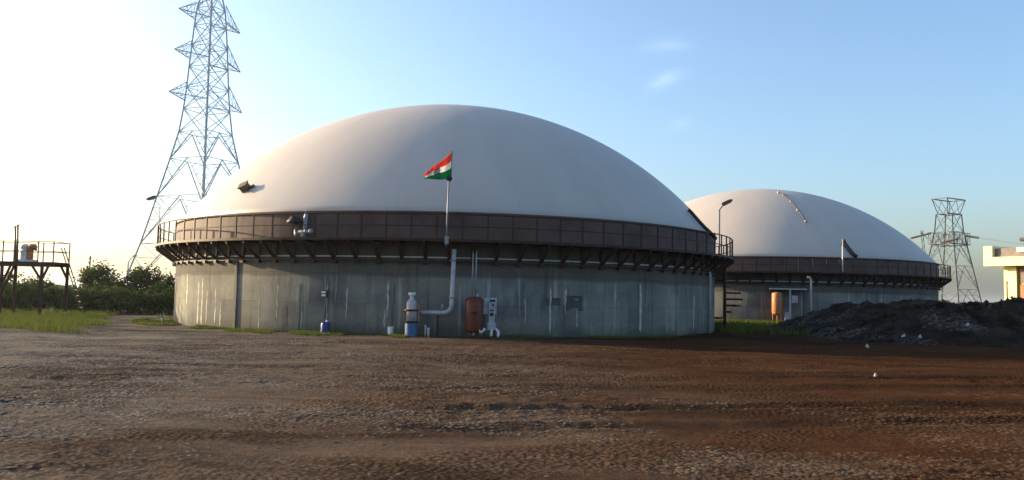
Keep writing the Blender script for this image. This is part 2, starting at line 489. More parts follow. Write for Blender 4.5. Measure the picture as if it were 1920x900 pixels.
def make_tank(center, rise, label):
    t = thing('biogas_tank', center, label, 'biogas tank', 'domed biogas tanks')
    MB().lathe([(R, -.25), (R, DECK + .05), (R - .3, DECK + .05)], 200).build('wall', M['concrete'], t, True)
    MB().lathe([(R - .1, DECK - .02), (R + .035, DECK - .02), (R + .035, WALL - .06), (R + .01, WALL), (R - .3, WALL)], 200).build('rim_band', M['band'], t)
    S = (R * R + rise * rise) / (2 * rise); amax = math.asin(R / S)
    prof = []
    for i in range(49):
        a = amax * (1 - i / 48); r = S * math.sin(a); z = WALL + S * math.cos(a) - (S - rise)
        prof.append((max(r, .001), z))
    prof = [(R - .02, WALL - .03)] + prof
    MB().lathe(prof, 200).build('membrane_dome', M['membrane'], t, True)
    MB().lathe([(R + .075 + .045 * math.cos(k * math.pi / 4), WALL - .02 + .045 * math.sin(k * math.pi / 4)) for k in range(8)], 200, close_prof=True).build('clamp_ring', M['band'], t, True)
    MB().lathe([(R + .05 + .03 * math.cos(k * math.pi / 3), 3.01 + .03 * math.sin(k * math.pi / 3)) for k in range(6)], 200, close_prof=True).build('ring_pipe', M['white'], t, True)
    MB().lathe([(R + .002, 2.82), (R + .10, 2.82), (R + .10, 2.89), (R + .002, 2.89)], 200, close_prof=True).build('ring_beam', M['steel'], t)
    wk = MB().lathe([(R + .04, DECK - .05), (R + .96, DECK - .05), (R + .96, DECK), (R + .04, DECK)], 196, close_prof=True).build('walkway', M['steel'], t)
    MB().lathe([(R + .96, DECK - .075), (R + .985, DECK - .075), (R + .985, DECK + .025), (R + .96, DECK + .025)], 196, close_prof=True).build('edge_channel', M['steel'], wk)
    for nm, z, r in (('top_rail', DECK + .95, .028), ('middle_rail', DECK + .50, .020)):
        MB().lathe([(RAIL_R + r * math.cos(k * math.pi / 3), z + r * math.sin(k * math.pi / 3)) for k in range(6)], 196, close_prof=True).build(nm, M['steel'], wk, True)
    an = [2 * math.pi * i / N_POST for i in range(N_POST)]
    radial(lambda: MB().box((RAIL_R, 0, DECK + .475), (.05, .05, .95)), 'post', M['steel'], wk, an)

    def bracket():
        m = MB(); b = 2.88
        m.box((R + .085, 0, (DECK - .14 + b + .015) / 2), (.07, .15, DECK - .14 - b - .015))
        m.box((R + .52, 0, DECK - .095), (.86, .08, .085))
        m.bar((R + .93, 0, DECK - .15), (R + .13, 0, b + .05), .095, .085)
        m.box((R + .085, 0, b - .08), (.17, .20, .13))
        return m
    radial(bracket, 'bracket', M['steel'], wk, [a + .5 * an[1] for a in an])
    return t


tank1 = make_tank(TC1, 6.943, 'nearer concrete biogas tank with large pale dome and rusty railed walkway')
tank2 = make_tank(TC2, 6.481, 'farther domed biogas tank behind the dark heap, partly hidden')


def loc1(p): return Vector(p) - TC1


def wall_joint(px, z0, z1, wdt, mat, name='joint', d=.02):
    p = on_cyl(px, 560, TC1, R); a = math.atan2(p.y - TC1.y, p.x - TC1.x)
    mb = MB(); mb.box((R + d / 2 - .01, 0, (z0 + z1) / 2), (d + .02, wdt, z1 - z0))
    o = mb.build(name, mat, tank1); o.rotation_euler = (0, 0, a); return o


wall_joint(440, 0, 2.92, .09, M['steel']); wall_joint(443.5, 0, 2.92, .07, M['concrete'], 'pilaster', .06)
for px, z1, z0 in ((610, 2.2, .1), (1199, 2.2, .3), (563, 1.9, .0), (735, 2.0, .2)):
    wall_joint(px, z0, z1, .07, M['pipe' if px == 1199 else 'concrete'], 'conduit', .05)
def streak(px, z0, z1, w0, w1, mat='lime', name='lime_streak'):
    p = on_cyl(px, 560, TC1, R); a = math.atan2(p.y - TC1.y, p.x - TC1.x); n = 9; vs, fs = [], []
    for i in range(n + 1):
        f = i / n; z = z1 + (z0 - z1) * f; dm = name == 'damp_patch'; wd_ = (w0 + (w1 - w0) * f) * (random.uniform(.93, 1.05) if dm else random.uniform(.55, 1.25) * (.35 if i in (0, n) else 1)); sh_ = random.uniform(-.02, .02)
        for sgn in (-1, 1): aa = (sgn * wd_ / 2 + sh_) / R; vs.append(((R + .004) * math.cos(aa), (R + .004) * math.sin(aa), z))
        if i: k = 2 * i; fs.append((k - 2, k - 1, k + 1, k))
    o = MB().add(vs, fs).build(name, M[mat], tank1); o.rotation_euler = (0, 0, a)


for px, z0, z1, w0, w1 in ((372, .15, 2.0, .10, .16), (379, .1, 2.1, .10, .14), (388, .2, 1.6, .06, .10), (404, .2, 1.7, .07, .10), (414, .1, 1.1, .05, .09), (350, .9, 2.3, .22, .12), (487, .1, 1.4, .05, .09), (520, .5, 1.9, .05, .05),
                           (565, .05, 1.6, .08, .12), (613, .3, 2.1, .05, .06), (650, .6, 1.8, .05, .04), (727, .7, 2.05, .09, .06), (722, .3, 1.0, .05, .07), (1032, .15, 1.95, .10, .06), (1060, .9, 1.95, .10, .03), (1202, .2, 2.1, .05, .10),
                           (1250, .1, 1.3, .035, .04), (1264, .2, 1.0, .03, .04), (1301, .2, 1.8, .16, .10), (985, .5, 1.5, .04, .03), (1082, .4, 1.1, .05, .05)):
    streak(px, z0, z1, w0, w1)
for px, z0, z1, w0 in ((1076, 1.05, 1.65, .82), (1036, 1.25, 1.55, .7), (395, 1.0, 1.5, .05), (404, .9, 1.3, .04), (540, .2, 1.0, .06), (322, 1.9, 2.6, .2)):
    streak(px, z0, z1, w0, w0, 'damp', 'damp_patch')
# white downpipe near the right edge
p = on_cyl(1331, 560, TC1, R + .12); q = loc1(p)
rad = Vector((q.x, q.y, 0)).normalized()
b0 = Vector((q.x, q.y, 0))
MB().tube([b0 + Vector((0, 0, .02)), b0 + Vector((0, 0, 2.75)), b0 + Vector((0, 0, 2.95)) - rad * .03, b0 + Vector((0, 0, 3.02)) - rad * .16], .065, 10).build('downpipe', M['pipe'], tank1, True)
# dark hose lying over the membrane's right shoulder, down to the walkway


def dome_pt(c, rise, px, py, off=.0):
    """where the ray meets the dome of a tank (or comes nearest)"""
    S = (R * R + rise * rise) / (2 * rise) + off; cc = Vector((c.x, c.y, WALL - ((R * R + rise * rise) / (2 * rise) - rise)))
    o = Vector((0, 0, EYE)); d = cam_ray(px, py); oc = o - cc
    b = oc.dot(d); k = oc.dot(oc) - S * S; q = b * b - k
    if q < 0:
        p = o + d * (-b); return cc + (p - cc).normalized() * S
    return o + d * (-b - math.sqrt(q))


hp = [dome_pt(TC1, 6.943, x, y, .13) for x, y in ((1291, 393), (1297, 399), (1308, 412), (1321, 426), (1333, 437))]
tip = hp[0].copy(); tip.z -= .08
MB().tube([loc1(tip)] + [loc1(k) for k in hp] + [loc1(hp[-1]) + Vector((.22, -.06, -.28))], .085, 8).build('gas_hose', M['dark'], tank1, True)
hp2 = [dome_pt(TC2, 6.481, x, y, .12) for x, y in ((1583, 455), (1588, 462), (1594, 470), (1600, 477), (1607, 482))]
MB().tube([Vector(k) - TC2 for k in hp2], .14, 8).build('gas_hose', M['dark'], tank2, True)
# rope with patches down the second dome
rp = [(1459, 361), (1468, 365), (1477, 372), (1484, 378), (1490, 386), (1496, 394), (1503, 403), (1511, 415)]
MB().tube([dome_pt(TC2, 6.481, x, y, .03) - TC2 for x, y in rp], .05, 6).build('rope', M['lampbody'], tank2, True)
for x, y, s in ((1460, 361, .2), (1469, 366, .11), (1483, 378, .14), (1496, 394, .18), (1511, 415, .17)):
    p = dome_pt(TC2, 6.481, x, y, .08) - TC2
    MB().lathe([(.001, s * .5), (s * .6, s * .35), (s * .8, 0), (.001, -.05)], 10, p).build('sandbag', M['pipe'], tank2, True)


# ------------------------------------------------------------------ lamps on the walkways
def lamp(base, h, arm, label, head=(.5, .22, .12), tilt=.45, pr=.03, mat='galv'):
    """floodlight pole; arm is the horizontal vector from pole top to head"""
    t = thing('lamp_post', base, label, 'lamp post', 'lamp posts on the walkways')
    a = Vector(arm); u = a.normalized()
    MB().tube([(0, 0, 0), (0, 0, h)], pr, 8).build('pole', M[mat], t, True)
    MB().tube([(0, 0, h - .03), Vector((0, 0, h + .12)) + a * .3, Vector((0, 0, h + .26)) + a * .8], pr * .8, 8).build('arm', M[mat], t, True)
    Rm = Matrix(((u.x, -u.y, 0), (u.y, u.x, 0), (0, 0, 1))) @ Matrix.Rotation(-tilt, 3, 'Y')
    c = Vector((0, 0, h + .32)) + a * .95
    hd = MB()
    L, Wd, Hh = head
    pr_ = [(-.5, .30, .2), (-.42, .5, .5), (.1, .5, .5), (.42, .42, .35), (.5, .25, .15)]
    vs = []
    for k, sy, sz in pr_:
        for yy, zz in ((-sy, -sz), (sy, -sz), (sy * .8, sz), (-sy * .8, sz)):
            vs.append(c + Rm @ Vector((k * L, yy * Wd, zz * Hh)))
    fs = []
    for i in range(4):
        for k in range(4):
            k2 = (k + 1) % 4; fs.append((i * 4 + k, i * 4 + k2, (i + 1) * 4 + k2, (i + 1) * 4 + k))
    fs += [(3, 2, 1, 0), (16, 17, 18, 19)]
    hd.add(vs, fs); h_ = hd.build('lamp_head', M['lampbody'], t)
    MB().box(c + Rm @ Vector((-.05 * L, 0, -.5 * Hh - .008)), (.72 * L, .8 * Wd, .014), M=Rm).build('lens', M['glass'], h_)
    MB().box((0, 0, .06), (.16, .16, .05)).build('base_plate', M['steel'], t)
    return t


def rail_spot(px, c, py=470, front=True, rr=None):
    p = on_cyl(px, py, c, rr or RAIL_R + .05); p.z = DECK; return p


# right edge of the near tank: stands on the far side of the right edge
p = on_cyl(1349, 470, TC1, RAIL_R - .06); p.z = DECK
lamp(p, 2.15, (.34, -.12, 0), 'slim lamp post on the right end of the near walkway, leaning outwards', (.52, .24, .14))
p = on_cyl(297.5, 440, TC1, RAIL_R - .06); p.z = DECK
lamp(p, 2.0, (-.46, 0, 0), 'slim lamp post on the left end of the near walkway before the pylon', (.52, .24, .12), -.35, .022)
p = dome_pt(TC1, 6.943, 463, 356, .0); nrm = (p - Vector((TC1.x, TC1.y, WALL - ((R * R + 6.943 ** 2) / (2 * 6.943) - 6.943)))).normalized()
vb = thing('vent_box', p, 'small brown box sitting on the sunlit left flank of the near dome', 'vent box')
vm = nrm.to_track_quat('Z', 'Y').to_matrix() @ Matrix.Rotation(.5, 3, 'Z')
MB().box(vm @ Vector((0, 0, .14)), (.36, .30, .26), M=vm).build('housing', M['lampbody'], vb)
MB().box(vm @ Vector((0, 0, .29)), (.44, .37, .05), M=vm).build('lid', M['band'], vb)
MB().box(vm @ Vector((.32, 0, .05)), (.20, .12, .08), M=vm).build('outlet', M['lampbody'], vb)
for k_ in (-1, 0, 1): MB().box(vm @ Vector((-.185, 0, .15 + k_ * .07)), (.02, .25, .03), M=vm).build('louvre', M['band'], vb)
p = rail_spot(1580, TC2, 500)
lamp(p, 1.9, (0, -.25, 0), 'pale lamp post with round dark head on the farther walkway', (.24, .26, .26), .0, .045, 'white')

# ------------------------------------------------------------------ flag
p = rail_spot(836, TC1)
p.z -= .17
fl = thing('flag', p, 'orange, white and green flag on a slim pole above the near walkway', 'flag')
MB().tube([(0, 0, -.1), (.05, 0, 2.52)], .032, 8).build('pole', M['galv'], fl, True)
MB().lathe([(.001, 2.60), (.07, 2.58), (.125, 2.50), (.12, 2.42), (.05, 2.38), (.001, 2.38)], 14, (.05, 0, 0)).build('lamp_cap', M['dark'], fl, True)
MB().tube([(.10, -.05, 2.34), (.155, -.05, 3.52)], .018, 8).build('staff', M['lampbody'], fl, True)
MB().box((.02, 0, .14), (.15, .15, .3)).build('clamp', M['galv'], fl)


def cloth(u, v):
    top = 3.50 - .90 * u ** .92; bot = 2.52 - .16 * u - .06 * math.sin(u * 5)
    zz = top + (bot - top) * v
    x = .15 - 1.03 * u + .05 * math.sin(v * 4 + u * 6) * u
    y = -.06 + (.07 * math.sin(u * 8 + v * 2.0) + .025 * math.sin(u * 17 - v * 4)) * min(1, u * 2.5)
    return Vector((x, y, zz))


for nm, m, v0, v1 in (('orange_stripe', 'flag_orange', 0, .36), ('white_stripe', 'flag_white', .36, .64), ('green_stripe', 'flag_green', .64, 1)):
    vs, fs = [], []; nu, nv = 28, 6
    for side in (0, 1):
        for i in range(nu + 1):
            for j in range(nv + 1):
                vs.append(cloth(i / nu, v0 + (v1 - v0) * j / nv) + Vector((0, .006 * side, 0)))
    K = (nu + 1) * (nv + 1)
    for i in range(nu):
        for j in range(nv):
            a = i * (nv + 1) + j
            fs += [(a, a + 1, a + nv + 2, a + nv + 1), (K + a, K + a + nv + 1, K + a + nv + 2, K + a + 1)]
    MB().add(vs, fs).build(nm, M[m], fl, True)
em = MB(); ring = []
for k in range(24):
    a = 2 * math.pi * k / 24
    ring.append(cloth(.52 + .115 * math.cos(a), .5 + .15 * math.sin(a)) + Vector((0, -.012, 0)))
em.tube(ring, .016, 5, closed=True)
cc = cloth(.52, .5) + Vector((0, -.012, 0))
for k in range(0, 24, 3): em.tube([cc, ring[k]], .007, 4)
em.build('wheel_emblem', M['navy'], fl)

# ------------------------------------------------------------------ relief valve behind the left railing
p = on_cyl(580, 420, TC1, R + .05); a = math.atan2(p.y - TC1.y, p.x - TC1.x)
rv = thing('relief_valve', (p.x, p.y, DECK - .13), 'small pressure valve with pipes and dark cowl behind the railing, left of the flag', 'valve', rz=a)
MB().tube([(.12, -.1, 0), (.12, -.1, .75), (.12, -.1, .92), (.05, -.1, 1.10), (-.25, -.3, 1.30), (-.55, -.6, 1.38)], .095, 12).build('riser', M['galv'], rv, True)
MB().tube([(.16, .25, .42), (.16, -.55, .42)], .075, 10).build('crosspipe', M['pipe'], rv, True)
for y in (.16, -.05, -.5): MB().tube([(.16, y, .42), (.16, y + .04, .42)], .13, 12).build('flange', M['galv'], rv, True)
for y, z in ((.42, .30), (.12, .24)): MB().lathe([(.001, .16), (.09, .13), (.12, .02), (.07, -.06), (.001, -.1)], 10, (.2, -y, z)).build('gauge', M['galv'], rv, True)
MB().lathe([(.001, .26), (.16, .2), (.30, .02), (.33, -.06), (.26, -.05), (.001, .08)], 14, (.22, -.52, .82)).build('cowl', M['dark'], rv, True)
MB().bar((.2, -.5, .78), (.16, -.12, .45), .07).build('lever', M['dark'], rv)


# ------------------------------------------------------------------ gear in front of the near tank
def floor_spot(px, c=TC1, rr=R + .45):
    p = on_cyl(px, 600, c, rr); p.z = gz(p.x, p.y); return p


# gas riser: down from the walkway, elbow, across to the vessel
p0 = floor_spot(846, rr=R + .62); p1 = floor_spot(785, rr=R + .62)
gp = thing('gas_riser', p0, 'grey white gas pipe rising beside the flag and bending to the blue vessel', 'pipe')
d = Vector((p1.x - p0.x, p1.y - p0.y, 0)); u = d.normalized(); zh = .92
pts = [(.05, .0, 3.32), (0, 0, zh + .3)] + [Vector((0, 0, zh + .3)) + u * (.3 - .3 * math.cos(k)) - Vector((0, 0, .3 * math.sin(k))) for k in (.4, .8, 1.2, 1.57)] + [d * .95 + Vector((0, 0, zh))]
MB().tube(pts, .085, 12).build('pipe', M['pipe'], gp, True)
for z in (1.5, 2.9): MB().lathe([(.09, -.03), (.12, -.03), (.12, .03), (.09, .03)], 14, (0.01, 0, z), close_prof=True).build('coupling', M['galv'], gp, True)
MB().tube([u * .35 + Vector((0, 0, zh + .06)), u * .35 + Vector((0, 0, zh + .34))], .03, 8).build('vent_stub', M['galv'], gp, True)
MB().bar(u * .5, u * .5 + Vector((0, 0, zh - .05)), .06).build('support', M['steel'], gp)

p = floor_spot(771, rr=R + .75)
vs_ = thing('condensate_vessel', p, 'white and steel gas filter vessel on a blue base with narrow neck', 'vessel')
MB().lathe([(.001, .52), (.22, .52), (.25, .48), (.25, .06), (.27, .04), (.27, 0), (.001, 0)], 20).build('base_drum', M['bluegrey'], vs_, True)
MB().lathe([(.001, 1.42), (.09, 1.40), (.17, 1.30), (.20, 1.18), (.20, .53), (.001, .53)], 20).build('body', M['pipe'], vs_, True)
for z in (.98, .55): MB().lathe([(.19, -.03), (.28, -.03), (.28, .03), (.19, .03)], 20, (0, 0, z), close_prof=True).build('flange', M['steel'], vs_, True)
MB().lathe([(.07, 1.38), (.07, 1.52), (.12, 1.54), (.12, 1.62), (.001, 1.64)], 14).build('neck', M['white'], vs_, True)
MB().tube([(-.13, 0, 1.60), (.15, 0, 1.60)], .04, 8).build('valve_handle', M['white'], vs_, True)
for s in (-1, 1): MB().bar((s * .28, -.06, 1.2), (s * .28, -.06, .55), .035).build('side_tube', M['orange'], vs_)

p = floor_spot(611, rr=R + .35)
dr = thing('blue_drum', p, 'small dark blue plastic drum standing against the tank wall', 'drum')
MB().lathe([(.001, 0), (.17, 0), (.185, .04), (.185, .38), (.16, .46), (.09, .49), (.001, .49)], 18).build('body', M['blue'], dr, True)
for z in (.14, .32): MB().lathe([(.185, -.012), (.196, 0), (.185, .012)], 18, (0, 0, z)).build('hoop', M['blue'], dr, True)
MB().lathe([(.05, .48), (.05, .53), (.001, .535)], 12, (.05, 0, 0)).build('cap', M['white'], dr, True)

p = on_cyl(610, 556, TC1, R + .03); a = math.atan2(p.y - TC1.y, p.x - TC1.x)
sb = thing('switch_box', p, 'little white switch box fixed on the wall above the blue drum', 'switch box', rz=a)
MB().box((.06, 0, .1), (.12, .24, .30)).build('housing', M['lampbody'], sb)
for z in (.17, .05): MB().box((.125, -.02, z), (.012, .17, .075)).build('cover', M['white'], sb)

p = floor_spot(733, rr=R + .55)
pl = thing('white_pail', p, 'small white pail in the grass, left of the blue vessel', 'pail')
MB().lathe([(.001, .01), (.08, 0), (.11, .04), (.11, .31), (.11, .33), (.09, .33), (.085, .05), (.001, .05)], 16).build('bucket', M['plastic'], pl, True)
MB().tube([Vector((.105 * math.cos(k), .0, .31 + .07 * math.sin(k))) for k in np.linspace(0, math.pi, 9)], .006, 5).build('handle', M['galv'], pl)
for px, h, lb in ((798, .42, 'taller of two grey stub pipes in the grass right of the vessel'), (804, .34, 'shorter capped stub pipe in the grass right of the vessel')):
    p = floor_spot(px, rr=R + .8 + (px - 798) * .05)
    s = thing('stub_pipe', p, lb, 'pipe', 'stub pipes by the vessel')
    MB().tube([(0, 0, -.02), (0, 0, h)], .035, 8).build('tube', M['pipe'], s, True)
    MB().lathe([(.035, h - .06), (.05, h - .06), (.05, h), (.001, h + .015)], 10).build('cap', M['pipe'], s, True)

p = floor_spot(889, rr=R + .75)
rt = thing('red_pressure_vessel', p, 'rusty red upright cylinder on legs left of the grey control panel', 'tank')
MB().lathe([(.001, .16), (.20, .18), (.33, .26), (.345, .32), (.345, 1.38), (.33, 1.45), (.22, 1.52), (.001, 1.55)], 28).build('shell', M['red'], rt, True)
for k in range(3):
    a = math.pi * (1.05 + k * 2 / 3)
    MB().bar((.29 * math.cos(a), .29 * math.sin(a), 0), (.29 * math.cos(a), .29 * math.sin(a), .36), .07).build('leg', M['red'], rt)
    MB().box((.29 * math.cos(a), .29 * math.sin(a), .01), (.14, .14, .02)).build('foot', M['red'], rt)
MB().lathe([(.345, -.02), (.36, -.02), (.36, .02), (.345, .02)], 28, (0, 0, 1.40), close_prof=True).build('seam_band', M['red'], rt, True)
MB().lathe([(.001, .0), (.06, .0), (.06, .09), (.03, .1), (.03, .16), (.001, .17)], 12, (.12, -.1, 1.52)).build('safety_valve', M['galv'], rt, True)
MB().tube([(.02, -.33, 1.0), (.02, -.37, 1.0)], .12, 14).build('hatch', M['red'], rt, True)
MB().tube([(.0, -.2, .24), (.0, -.34, .14), (.0, -.46, .12)], .03, 8).build('drain_valve', M['galv'], rt, True)
for dx in (-.10, .03): MB().tube([(dx, .12, 1.46), (dx, .12, 3.15), (dx, .3, 3.3)], .03, 8).build('feed_pipe', M['galv'], rt, True)

p = floor_spot(918, rr=R + .7); a = math.atan2(p.y - TC1.y, p.x - TC1.x) + math.pi / 2
cp = thing('control_panel', p, 'pale grey control panel with dark gauges right of the red cylinder', 'panel', rz=a)
MB().box((0, 0, 1.18), (.50, .12, .62)).build('cabinet', M['panel'], cp)
MB().box((.06, -.10, .93), (.24, .12, .86)).build('front_box', M['panel'], cp)
for x, z in ((.03, 1.38), (.13, 1.38), (.09, 1.22)):
    MB().tube([(x, -.165 if z < 1.3 else -.05, z), (x, -.18 if z < 1.3 else -.185, z)], .045, 12).build('gauge', M['dark'], cp, True)
for z, h in ((.86, .12), (1.02, .05)): MB().box((.05, -.168, z), (.14, .02, h)).build('meter', M['dark'], cp)
MB().box((.05, -.1, .42), (.32, .22, .26)).build('pump_block', M['panel'], cp)
for s in (-1, 1): MB().bar((s * .2, 0, 0), (s * .2, 0, .9), .05).build('leg', M['dark'], cp)
for pts in (((-.20, -.15, .33), (-.30, -.22, .22), (-.40, -.28, .20), (-.46, -.3, .32)), ((.05, -.2, .3), (.04, -.26, .16), (.03, -.27, .05)), ((.22, -.18, .33), (.30, -.3, .22), (.27, -.42, .04))):
    MB().tube(pts, .05, 8).build('hose', M['plastic'], cp, True)

# spiral stair post at the right edge of the near tank
p = at_y(1353, 590, 45.2); v = Vector((p.x, p.y, 0)) - TC1; v = v.normalized() * (R + .62); p = TC1 + v; p.z = 0
st = thing('spiral_stair', p, 'dark steel stair post with treads under the right end of the walkway', 'stairs')
MB().tube([(0, 0, -.05), (0, 0, 3.38)], .085, 10).build('post', M['steel'], st, True)
for i in range(9):
    a = math.radians(-178 + i * 41); z = .38 + i * .33; L = .92
    m = MB(); dv = Vector((math.cos(a), math.sin(a), 0)); sd = Vector((-dv.y, dv.x, 0))
    vs = [dv * .06 + sd * .06, dv * L + sd * .21, dv * L - sd * .21, dv * .06 - sd * .06]
    m.add([k + Vector((0, 0, z)) for k in vs] + [k + Vector((0, 0, z - .10)) for k in vs], [(3, 2, 1, 0), (4, 5, 6, 7), (0, 1, 5, 4), (1, 2, 6, 5), (2, 3, 7, 6), (3, 0, 4, 7)])
    m.build('tread', M['steel'], st)

# ------------------------------------------------------------------ gear in front of the second tank
p = on_cyl(1457, 590, TC2, R + .7); p.z = 0
rt2 = thing('orange_pressure_vessel', p, 'bright orange upright cylinder under a shelf at the farther tank', 'tank')
MB().lathe([(.001, .60), (.20, .62), (.33, .72), (.36, .78), (.36, 2.10), (.33, 2.18), (.22, 2.24), (.001, 2.26)], 24).build('shell', M['orange'], rt2, True)
for k in range(3):
    a = math.pi * (1.05 + k * 2 / 3); MB().bar((.3 * math.cos(a), .3 * math.sin(a), 0), (.3 * math.cos(a), .3 * math.sin(a), .86), .07).build('leg', M['orange'], rt2)
p = on_cyl(1477, 590, TC2, R + .6); p.z = 0
sh = thing('shelter_canopy', p, 'thin pale canopy sheet on posts over the orange cylinder', 'canopy', rz=math.radians(-12))
MB().box((0, 0, 2.46), (2.45, 1.0, .09)).build('roof_sheet', M['pipe'], sh)
for dx in (-1.1, .12, 1.1): MB().bar((dx, -.4 if dx == .12 else .3, 0), (dx, -.4 if dx == .12 else .3, 2.41), .13 if dx == .12 else .06).build('post', M['panel' if dx == .12 else 'steel'], sh)
MB().box((.42, -.38, 1.75), (.4, .2, .5)).build('meter_box', M['panel'], sh)
MB().box((-.05, -.3, .45), (.35, .3, .8)).build('pump', M['panel'], sh)
p = on_cyl(1521, 590, TC2, R + 1.15); p.z = 0
dp = thing('downpipe', p, 'white upright drain pipe on the farther tank, right of the canopy', 'pipe')
MB().tube([(0, 0, -.1), (0, 0, 3.1), (-.08, .03, 3.28), (-.25, .1, 3.32)], .075, 8).build('tube', M['pipe'], dp, True)
for z in (.9, 2.2): MB().lathe([(.075, -.05), (.10, -.05), (.10, .05), (.075, .05)], 10, (0, 0, z), close_prof=True).build('coupling', M['galv'], dp, True)


# ------------------------------------------------------------------ lattice towers
def lattice_tower(t, levels, leg_w, br_w, mat, arms, X_top=True):
    """levels: (z, half width) pairs, square plan aligned with the arms on local x"""
    cs = ((-1, -1), (1, -1), (1, 1), (-1, 1))
    for sx, sy in cs:
        m = MB()
        for (z0, h0), (z1, h1) in zip(levels[:-1], levels[1:]):
            m.bar((sx * h0, sy * h0, z0), (sx * h1, sy * h1, z1), leg_w)
        m.build('leg', mat, t)
    for k in range(4):
        a, b = cs[k], cs[(k + 1) % 4]; m = MB()
        for i, ((z0, h0), (z1, h1)) in enumerate(zip(levels[:-1], levels[1:])):
            A0, B0 = Vector((a[0] * h0, a[1] * h0, z0)), Vector((b[0] * h0, b[1] * h0, z0))
            A1, B1 = Vector((a[0] * h1, a[1] * h1, z1)), Vector((b[0] * h1, b[1] * h1, z1))
            m.bar(A1, B1, br_w)
            big = (B0 - A0).length > 5
            if big:                                            # K bracing with redundants on the wide panels
                mid = (A1 + B1) / 2; m.bar(A0, mid, br_w * 1.3); m.bar(B0, mid, br_w * 1.3)
                for P0, P1 in ((A0, A1), (B0, B1)):
                    for f in (.25, .5, .75):
                        q = P0.lerp(mid, f); e = P0.lerp(P1, f); m.bar(q, e, br_w * .6)
                        m.bar(q, P0.lerp(P1, min(1, f + .25)), br_w * .6)
            else:
                m.bar(A0, B1, br_w); m.bar(B0, A1, br_w)
        m.build('bracing', mat, t)
    for z, h, L, hh, zt in arms:                               # cross arms, each side
        for s in (-1, 1):
            m = MB(); tipp = Vector((s * L, 0, z + zt))
            for sy in (-1, 1):
                lo, hi = Vector((s * h, sy * h, z)), Vector((s * h * .95, sy * h * .95, z + hh))
                m.bar(lo, tipp, br_w * 1.2); m.bar(hi, tipp, br_w * 1.1)
                prev = hi
                for f in (.28, .52, .75):
                    a_, b_ = lo.lerp(tipp, f), hi.lerp(tipp, f); m.bar(prev, a_, br_w * .6); m.bar(a_, b_, br_w * .6); prev = b_
            for f in (.0, .28, .52, .75):
                a_ = Vector((s * h, -h, z)).lerp(tipp, f); b_ = Vector((s * h, h, z)).lerp(tipp, f); m.bar(a_, b_, br_w * .6)
                f2 = min(f + .25, 1); m.bar(a_, Vector((s * h, h, z)).lerp(tipp, f2), br_w * .6)
            m.build('cross_arm', mat, t)


Dp = 112.0
c = at_y(373, 545, Dp); c.z = 0
k = Dp / F_PX
py1 = thing('transmission_pylon', c, 'tall lattice steel pylon with stacked cross arms behind the bright left dome', 'pylon', 'transmission pylons', rz=math.radians(66))
lev = [(0, 6.9), (7.4, 5.15), (13.6, 3.95), (18.6, 3.0), (22.2, 2.35), (25.3, 2.05), (28.2, 1.85), (31.0, 1.72), (33.8, 1.58), (36.6, 1.42), (39.0, 1.25), (41.5, .8)]
lattice_tower(py1, lev, .19, .078, M['galvfar'], [(26.4, 1.97, 6.6, 2.5, .0), (32.0, 1.66, 6.0, 2.5, .0), (37.4, 1.36, 5.6, 2.4, .0)])

Dq = 180.0
c = at_y(1781, 566, Dq); c.z = 0
py2 = thing('substation_gantry', c, 'smaller hazy lattice tower beyond the farther dome, beside the yellow building', 'pylon', 'transmission pylons', rz=math.radians(33))
lev = [(0, 4.6), (4.8, 3.9), (9.7, 3.15), (14.0, 2.45), (16.9, 2.0), (20.7, 1.75)]
lattice_tower(py2, lev, .22, .085, M['gantry'], [])
m = MB()                                                          # box beam platform
for z in (14.3, 16.7):
    for sy in (-1, 1): m.bar((-3.9, sy * 2.3, z), (3.9, sy * 2.3, z), .20 if z < 15 else .10)
    for sx in (-1, 1): m.bar((sx * 3.9, -2.3, z), (sx * 3.9, 2.3, z), .20 if z < 15 else .10)
for i in range(9):
    x = -3.9 + 7.8 * i / 8
    for sy in (-1, 1):
        m.bar((x, sy * 2.3, 14.3), (x, sy * 2.3, 16.7), .10)
        if i < 8: m.bar((x, sy * 2.3, 14.3 if i % 2 else 16.7), (x + .975, sy * 2.3, 16.7 if i % 2 else 14.3), .08)
m.build('cross_beam', M['gantry'], py2)
m = MB()                                                          # flared top frame
for z, h in ((20.7, 2.2), (23.8, 3.4)):
    for sy in (-1, 1): m.bar((-h, sy * h * .5, z), (h, sy * h * .5, z), .2)
    for sx in (-1, 1): m.bar((sx * h, -h * .5, z), (sx * h, h * .5, z), .2)
for sx in (-1, 1):
    for sy in (-1, 1): m.bar((sx * 2.2, sy * 1.1, 20.7), (sx * 3.4, sy * 1.7, 23.8), .14); m.bar((sx * 2.2, sy * 1.1, 20.7), (-sx * .2, sy * 1.7, 23.8), .08); m.bar((sx * 3.4, sy * 1.7, 23.8), (-sx * .2, sy * 1.1, 20.7), .08)
m.build('top_frame', M['gantry'], py2)


def string(a, b, label, name='insulator_string'):
    t = thing(name, a, label, 'insulator', 'insulator strings on the small tower'); d = Vector(b) - Vector(a)
    MB().tube([(0, 0, 0), d], .11, 6).build('rod', M['porcelain'], t)
    m = MB(); n = 12
    for i in range(1, n): m.tube([d * (i / n), d * (i / n + .02)], .24, 8)
    m.build('disc_stack', M['porcelain'], t)


